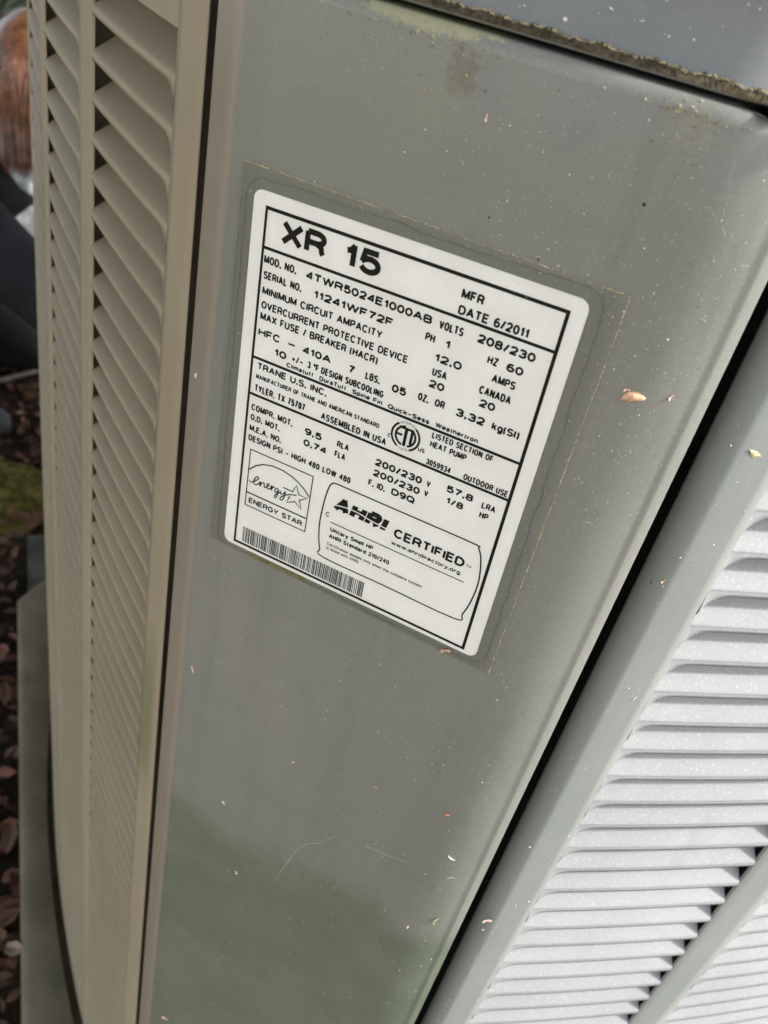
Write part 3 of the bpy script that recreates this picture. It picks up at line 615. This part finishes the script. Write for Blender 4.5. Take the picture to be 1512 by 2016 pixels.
flake('petal_flake', 'cream sliver low on the pale strip beside the louvers', 'debris', side_surf('R', 0.0180, -0.0714), 2.4, 0.7, 50, M_WHITE, 'chip')
flake('lichen_tuft', 'yellowish lichen tuft on the pale strip beside the seam', 'lichen', side_surf('R', 0.0138, 0.0382), 4.6, 2.2, 165, M_STRAW, 'chip')
flake('petal_flake', 'pink scrap in the seam at the foot of the pale strip', 'debris', side_surf('R', 0.0041, -0.2308), 5.0, 2.4, 20, M_PINK, 'chip')
flake('petal_flake', 'pink flake on the topmost tan louver slat of the first column', 'debris', side_surf('L', 0.030, 0.0945, -0.0045), 4.0, 2.4, 10, M_PINK, 'seed')

# uncountable specks and lint
def specks(name, label, n, mat, smin, smax, fn):
    g = G()
    for i in range(n):
        pt, nr, tx = fn(); a = random.uniform(0, 2*pi); up = Vector((0, 0, 1)); r = random.uniform(smin, smax)*(1 if random.random() < .85 else 1.9)
        d = tx*cos(a)+up*sin(a); e = nr.cross(d); k = random.uniform(0.3, 0.9); b = len(g.v)
        g.v += [pt+d*r+nr*.00005, pt+e*r*k+nr*.00005, pt-d*r*random.uniform(.6, 1)+nr*.00005, pt-e*r*k*random.uniform(.5, 1)+nr*.00005, pt+nr*r*0.6]
        g.f += [(b, b+1, b+4), (b+1, b+2, b+4), (b+2, b+3, b+4), (b+3, b, b+4)]
    return tag(g.obj(name, mat), label, 'debris', None, 'stuff')
def f_corner():
    while True:
        x, z = random.uniform(-0.066, 0.088), random.uniform(-0.52, 0.120)
        if abs(x) < 0.056 and -0.069 < z < 0.07 and random.random() < 0.96: continue
        dens = 0.16+0.84*max(0, min(1, (x+0.01)/0.06))*max(0, min(1, (z+0.02)/0.06)) if z > -0.07 else 0.17+0.15*(x > 0)
        if random.random() < dens: p, n_, t_ = surf(x, z); return p+n_*(0.0008 if abs(x) < 0.0625 and -0.07 < z < 0.077 else 0), n_, t_
specks('panel_specks', 'pale specks of chaff and dust scattered over the grey corner panel', 2500, M_WHITE, 0.00006, 0.00023, f_corner)
specks('panel_grit', 'fine dark grit scattered over the grey corner panel', 260, M_DIRT, 0.0001, 0.00028, f_corner)
def f_right():
    s = random.uniform(0.004, 0.023); return side_surf('R', s, random.uniform(-0.4, 0.06))
specks('strip_specks', 'pale specks on the strip beside the sunlit louvers', 150, M_WHITE, 0.00012, 0.0004, f_right)
def f_cap():
    return Vector((random.uniform(-0.06, 0.1), 0.0074, Z(random.uniform(0.134, 0.165)))), Vector((0, -1, 0)), Vector((1, 0, 0))
specks('cap_specks', 'pale specks on the grey cap above the seam', 160, M_WHITE, 0.00015, 0.0005, f_cap)
def f_rim():
    x = random.gauss(-0.012, 0.02) if random.random() < .65 else random.gauss(0.06, 0.006); z = 0.1225+abs(random.gauss(0, 0.0014)) if random.random() < .6 else 0.123-abs(random.gauss(0, 0.006))
    z = min(z, 0.1262); o = rr-sqrt(max(0, rr*rr-max(0, z-(ztop-rr))**2)); return Vector((x, o, Z(z))), Vector((0, -1, 0)), Vector((1, 0, 0))
specks('rim_lichen', 'yellow lichen crumbs along the panel rim under the cap', 650, M_CRUST, 0.00012, 0.0004, f_rim)
g = G()
for i in range(120):
    p, n_, t_ = f_corner(); a = random.uniform(0, 2*pi); L = random.uniform(0.0008, 0.0028); c = random.uniform(-1, 1)*L*0.6; up = Vector((0, 0, 1)); d = t_*cos(a)+up*sin(a); e = n_.cross(d)
    g.tube([p+d*(f*L)+e*(c*(f*f))+n_*0.0001 for f in (-.5, -.25, 0, .25, .5)], 0.00003, 3)
for pts in ([(0.0255, -0.205), (0.021, -0.213), (0.017, -0.2196), (0.011, -0.226), (0.006, -0.240), (0.0002, -0.268)], [(0.0396, -0.2016), (0.046, -0.2005), (0.0611, -0.1965)]):
    g.tube([Vector((x, -0.0001, Z(z))) for x, z in smooth(pts, 4)], 0.00006, 3)
tag(g.obj('lint_fibres', M_WHITE), 'thin pale lint fibres clinging to the corner panel', 'lint', None, 'stuff')

# ------------------------------------------------------------------ background: litter, stones, branches, moss, shrub, person
def inside(x, y, hw=0.60):
    a = (x+(y-0.67))/sqrt(2); b = (-x+(y-0.67))/sqrt(2); return abs(a) < hw and abs(b) < hw
M_LEAF = [simple('dead_leaf_brown', (0.085, 0.045, 0.024), 0.8, 0.3, 0.5, 30), simple('dead_leaf_red', (0.11, 0.045, 0.028), 0.8, 0.3, 0.5, 30), simple('dead_leaf_pale', (0.17, 0.13, 0.085), 0.8, 0.3, 0.4, 30)]
for k, (m_, cnt, lb) in enumerate(zip(M_LEAF, (6500, 3200, 900), ('brown dead leaves covering the ground beside the unit', 'reddish dead leaves among the litter beside the unit', 'pale dry leaves among the litter beside the unit'))):
    g = G()
    for i in range(cnt):
        while True:
            x, y = -0.2-abs(random.gauss(0, 0.9)), random.uniform(-0.3, 3.0)
            if not inside(x, y, 0.617): break
        z = gz(x, y)+random.uniform(0.004, 0.03)+(0.018 if inside(x, y, 0.64) else 0); L = random.uniform(0.018, 0.045); a = random.uniform(0, 2*pi)
        R = Matrix.Rotation(a, 3, 'Z') @ Matrix.Rotation(random.gauss(0, .45), 3, 'X') @ Matrix.Rotation(random.gauss(0, .4), 3, 'Y'); b = len(g.v); fold = random.uniform(0, .3)
        for px, py, pz in ((-.5, 0, 0), (-.1, .24, fold), (.25, .17, fold), (.5, 0, 0), (.25, -.17, fold), (-.1, -.24, fold), (.05, 0, 0)):
            q = R @ Vector((px*L, py*L, pz*L*.6)); g.v.append(Vector((x, y, z))+q)
        g.f += [(b, b+6, b+1), (b+1, b+6, b+2), (b+2, b+6, b+3), (b, b+5, b+6), (b+5, b+4, b+6), (b+4, b+3, b+6)]
    tag(g.obj('leaf_litter', m_), lb, 'leaves', None, 'stuff')
M_STONE = simple('grey_stone', (0.09, 0.09, 0.088), 0.85, 0.3, 0.5, 16, (60, 0.8, 0.01))
for (x, y, r, lb) in ((-1.86, 1.62, 0.12, 'largest pale grey stone lying in the leaf litter'), (-1.62, 1.36, 0.075, 'mid sized grey stone in the litter in front of the largest stone'), (-0.80, 0.34, 0.04, 'small pale stone beside the base pan')):
    g = G(); g.blob((0, 0, 0), r, r*.8, r*.6, 0.10, 12, 8, Matrix.Rotation(x*3, 3, 'Z')); o = g.obj('stone', M_STONE, None, True); o.location = (x, y, gz(x, y)+r*.42); tag(o, lb, 'stone')
M_BARK = simple('added_trunk_grey_bark', (0.14, 0.12, 0.10), 0.9, 0.2, 0.4, 40, (120, 0.6, 0.004))
for pts, r, lb in ((((-1.75, 1.0), (-1.45, 1.12), (-1.25, 1.28), (-1.1, 1.5)), .014, 'thicker grey branch lying on the dark litter'), (((-1.5, 0.85), (-1.28, 0.98), (-1.16, 1.2)), .008, 'thin grey stick beside the thicker branch')):
    g = G(); pp = smooth(pts, 5); g.tube([(x, y, gz(x, y)+0.03+0.01*sin(i)) for i, (x, y) in enumerate(pp)], [r*(1-.5*i/len(pp)) for i in range(len(pp))], 7)
    tag(g.obj('fallen_branch', M_BARK, None, True), lb, 'branch')
g = G()
M_MOSS = simple('olive_moss', (0.105, 0.092, 0.022), 0.95, 0.1, 0.6, 45, (160, 0.9, 0.01))
rows = []
for i in range(9):
    f = i/8; rows.append([Vector((-0.985+cos(2*pi*k/22)*0.13*(1-f)**.6*(1+.15*sin(k*1.7)), 0.745+sin(2*pi*k/22)*0.10*(1-f)**.6*(1+.12*cos(k*2.3)), -0.005+0.05*sin(f*pi/2)+random.uniform(-.004, .004))) for k in range(22)])
g.grid(rows, True); tag(g.obj('moss_mound', M_MOSS, None, True), 'low olive green moss mound on the ground beside the base', 'moss')
rl = random.Random(4); g = G()
CLUMPS = [((-2.75, 2.65, 0.75), (0.85, 0.85, 0.72), 4200)]
for k in range(48): CLUMPS.append(((-2.0+rl.uniform(-1.8, 1.8), 0.7+rl.uniform(-2.6, 2.6), 2.5+rl.uniform(-.7, 1.0)), (rl.uniform(.45, .8), rl.uniform(.45, .8), rl.uniform(.3, .5)), 300))  # unseen overhead clumps, added to keep skylight off the left louvers
for (cx, cy, cz), (rx, ry, rz), cnt in CLUMPS:
    for i in range(cnt):
        while True:
            q = Vector((rl.uniform(-1, 1), rl.uniform(-1, 1), rl.uniform(-1, 1)))
            if 0.3 < q.length < 1: break
        c = Vector((cx+q.x*rx, cy+q.y*ry, cz+q.z*rz)); L = rl.uniform(.03, .065)*(1 if cnt > 1000 else 1.5); R = Matrix.Rotation(rl.uniform(0, 6.28), 3, 'Z') @ Matrix.Rotation(rl.uniform(-1, 1), 3, 'X') @ Matrix.Rotation(rl.uniform(-1, 1), 3, 'Y'); b = len(g.v)
        g.v += [c+R @ Vector(v) for v in ((-L, 0, 0), (0, L*.45, 0), (L, 0, 0), (0, -L*.45, 0))]; g.f.append((b, b+1, b+2, b+3))
SH = empty('foliage_and_shade_crown', (-2.75, 2.65, 0)); tag(SH, 'dark low evergreen foliage behind the crouching person, with an added unseen crown for shade', 'tree')
g.obj('crown', simple('dark_leaf', (0.022, 0.034, 0.016), 0.6, 0.4, 0.4, 10), SH)
g = G(); g.tube([(-2.75, 2.65, -0.05), (-2.72, 2.62, 0.8), (-2.6, 2.5, 1.7), (-2.4, 2.3, 2.6), (-2.3, 2.2, 3.3)], [.13, .10, .085, .06, .02], 10)
for (cx, cy, cz), *_ in CLUMPS[1:]: g.tube([(-2.6, 2.5, 1.7), ((cx-2.6)/2, (cy+2.4)/2, (cz+1.75)/2), (cx, cy, cz)], [.04, .025, .008], 6)
g.obj('added_trunk', M_BARK, SH, True)  # trunk and boughs added to carry the shading crown

# person kneeling behind the unit, seen only as a sliver of auburn hair and a pale sleeve
Hd = Vector((-1.095, 1.034, 0.628)); F = Vector((0.95, 0.312, 0)); Rt = Vector((0.312, -0.95, 0)); U = Vector((0, 0, 1))
def B_(f, r, z): q = Hd+F*f+Rt*r; return Vector((q.x, q.y, z))
PE = empty('person', B_(-0.25, 0, 0)); tag(PE, 'crouching person with long auburn hair and a pale grey hood behind the unit', 'person')
def skin(name, nodes, edges, mat, sub=2):
    me = bpy.data.meshes.new(name); ks = list(nodes); me.from_pydata([tuple(nodes[k][0]) for k in ks], [(ks.index(a), ks.index(b)) for a, b in edges], []); me.update()
    o = link(bpy.data.objects.new(name, me)); me.materials.append(mat); o.parent = PE; o.location = -PE.location
    m1 = o.modifiers.new('skin', 'SKIN'); m1.use_smooth_shade = True
    sv = me.skin_vertices[0]
    for i, k in enumerate(ks):
        r = nodes[k][1]; sv.data[i].radius = (r, r) if not isinstance(r, tuple) else r
    sv.data[0].use_root = True
    m2 = o.modifiers.new('sub', 'SUBSURF'); m2.levels = sub; m2.render_levels = sub
    return o
M_SKIN = simple('skin', (0.50, 0.30, 0.22), 0.5, 0.4, 0.08, 20); M_HOOD = simple('pale_grey_hood', (0.36, 0.38, 0.39), 0.85, 0.2, 0.35, 40); M_TOP = simple('charcoal_knit', (0.016, 0.016, 0.018), 0.85, 0.2, 0.25, 25); M_JEAN = simple('black_denim', (0.012, 0.012, 0.014), 0.85, 0.2, 0.3, 60)
M_HAIR = simple('auburn_hair', (0.125, 0.050, 0.022), 0.38, 0.6, 0.45, 60); M_SOLE = simple('shoe_rubber', (0.03, 0.03, 0.03), 0.7, 0.3)
bn = {'pelvis': (B_(-.44, 0, .26), .11), 'waist': (B_(-.33, 0, .36), .09), 'chest': (B_(-.18, 0, .47), .085), 'neck0': (B_(-.09, 0, .515), .05), 'neck': (B_(-.05, 0, .55), .052), 'jaw': (B_(.01, 0, .585), .075), 'skull': (Hd+U*.02, .095), 'crown': (Hd+U*.07, .06), 'nose': (B_(.105, 0, .60), .016)}
be = [('pelvis', 'waist'), ('waist', 'chest'), ('chest', 'neck0'), ('neck0', 'neck'), ('neck', 'jaw'), ('jaw', 'skull'), ('skull', 'crown'), ('jaw', 'nose')]
sn = {'pelvis': (B_(-.46, 0, .25), .150), 'waist': (B_(-.33, 0, .37), .130), 'chest': (B_(-.18, 0, .475), .125), 'neck0': (B_(-.07, 0, .535), .078)}; se = [('pelvis', 'waist'), ('waist', 'chest'), ('chest', 'neck0')]
tn = {'pelvis': (B_(-.45, 0, .245), .155)}; te = []
for s_, r_ in (('l', -1), ('r', 1)):
    arm = [('sh', B_(-.13, .17*r_, .48), .055), ('el', B_(.10, .19*r_, .33), .042), ('wr', B_(.22, .13*r_, .13), .026), ('palm', B_(.25, .12*r_, .075), .030)]
    pv = 'chest'
    for k, p_, rd in arm: bn[s_+k] = (p_, rd); be.append((pv, s_+k)); pv = s_+k
    for fi, (df, dr, ln) in enumerate(((.05, -.03, .05), (.06, -.012, .062), (.062, .006, .066), (.056, .022, .06), (.0, .05, .04))):
        a_ = B_(.25+df*.7, .12*r_+dr*r_, .05); b_ = B_(.25+df+ln*.5, .12*r_+dr*1.2*r_, .025); bn[s_+'fa%d' % fi] = (a_, .0095); bn[s_+'fb%d' % fi] = (b_, .0075); be += [(s_+'palm', s_+'fa%d' % fi), (s_+'fa%d' % fi, s_+'fb%d' % fi)]
    sn[s_+'sh'] = (arm[0][1], .075); sn[s_+'el'] = (arm[1][1], .058); sn[s_+'wr'] = (B_(.19, .15*r_, .19), .042); se += [('chest', s_+'sh'), (s_+'sh', s_+'el'), (s_+'el', s_+'wr')]
    leg = [('hip', B_(-.42, .10*r_, .22), .085), ('kn', B_(-.07, .19*r_, .42), .062), ('cf', B_(-.12, .17*r_, .26), .054), ('an', B_(-.20, .15*r_, .09), .038), ('ft', B_(-.10, .15*r_, .03), .028)] if r_ > 0 else [('hip', B_(-.42, .10*r_, .22), .085), ('kn', B_(-.06, .13*r_, .07), .058), ('cf', B_(-.28, .12*r_, .062), .052), ('an', B_(-.47, .11*r_, .05), .036), ('ft', B_(-.58, .11*r_, .03), .026)]
    pv = 'pelvis'
    for k, p_, rd in leg: bn[s_+k] = (p_, rd); be.append((pv, s_+k)); pv = s_+k
    pv = 'pelvis'
    for k, p_, rd in leg[:4]: tn[s_+k] = (p_, rd*1.18); te.append((pv, s_+k)); pv = s_+k
    g = G(); g.blob(B_(-.55, .11*r_, .042) if r_ < 0 else B_(-.14, .15*r_, .042), .10, .045, .038, .03, 10, 7, Matrix.Rotation(math.atan2(F.y, F.x), 3, 'Z')); g.obj('shoe', M_SOLE, PE, True)
skin('body', bn, be, M_SKIN); skin('knit_top', sn, se, M_TOP); skin('hood', {'a': (B_(-.16, 0, .49), .085), 'b': (B_(-.10, 0, .535), .105), 'c': (B_(-.05, 0, .56), .085)}, [('a', 'b'), ('b', 'c')], M_HOOD); skin('trousers', tn, te, M_JEAN)
for r_ in (-1, 1):
    g = G(); g.blob(B_(.088, .034*r_, .632), .012, .012, .012, 0, 8, 6); g.obj('eye', M_SOLE, PE, True)
g = G(); rh = random.Random(9)
g.blob(Hd+U*.028-F*.018, .116, .116, .128, 0.01, 20, 14)
for i in range(1000):                                          # hair strands from the parting down over the shoulders
    a = rh.uniform(0, 2*pi)
    if abs(((a-math.atan2(F.y, F.x)+pi) % (2*pi))-pi) < 0.6: continue
    o2 = Vector((cos(a), sin(a), 0)); pts = []; ln = rh.uniform(.16, .23); j = rh.uniform(-.35, .35)
    for k in range(9):
        f = k/8; th = f*1.75; aa = a+j*f*(1-f)
        o3 = Vector((cos(aa), sin(aa), 0)); rad = .125+rh.uniform(-.003, .003)
        if th < 1.45: q = o3*(rad*.92*sin(th))+U*(.03+.112*cos(th))
        else: q = o3*(rad*.92-.02*(th-1.45))+U*(.043-ln*(th-1.45)/.3*.62)
        pts.append(Hd-F*.018+q)
    g.tube(pts, [.002, .003, .0034, .0034, .0034, .0034, .003, .0025, .001], 4)
g.obj('hair', M_HAIR, PE, True)
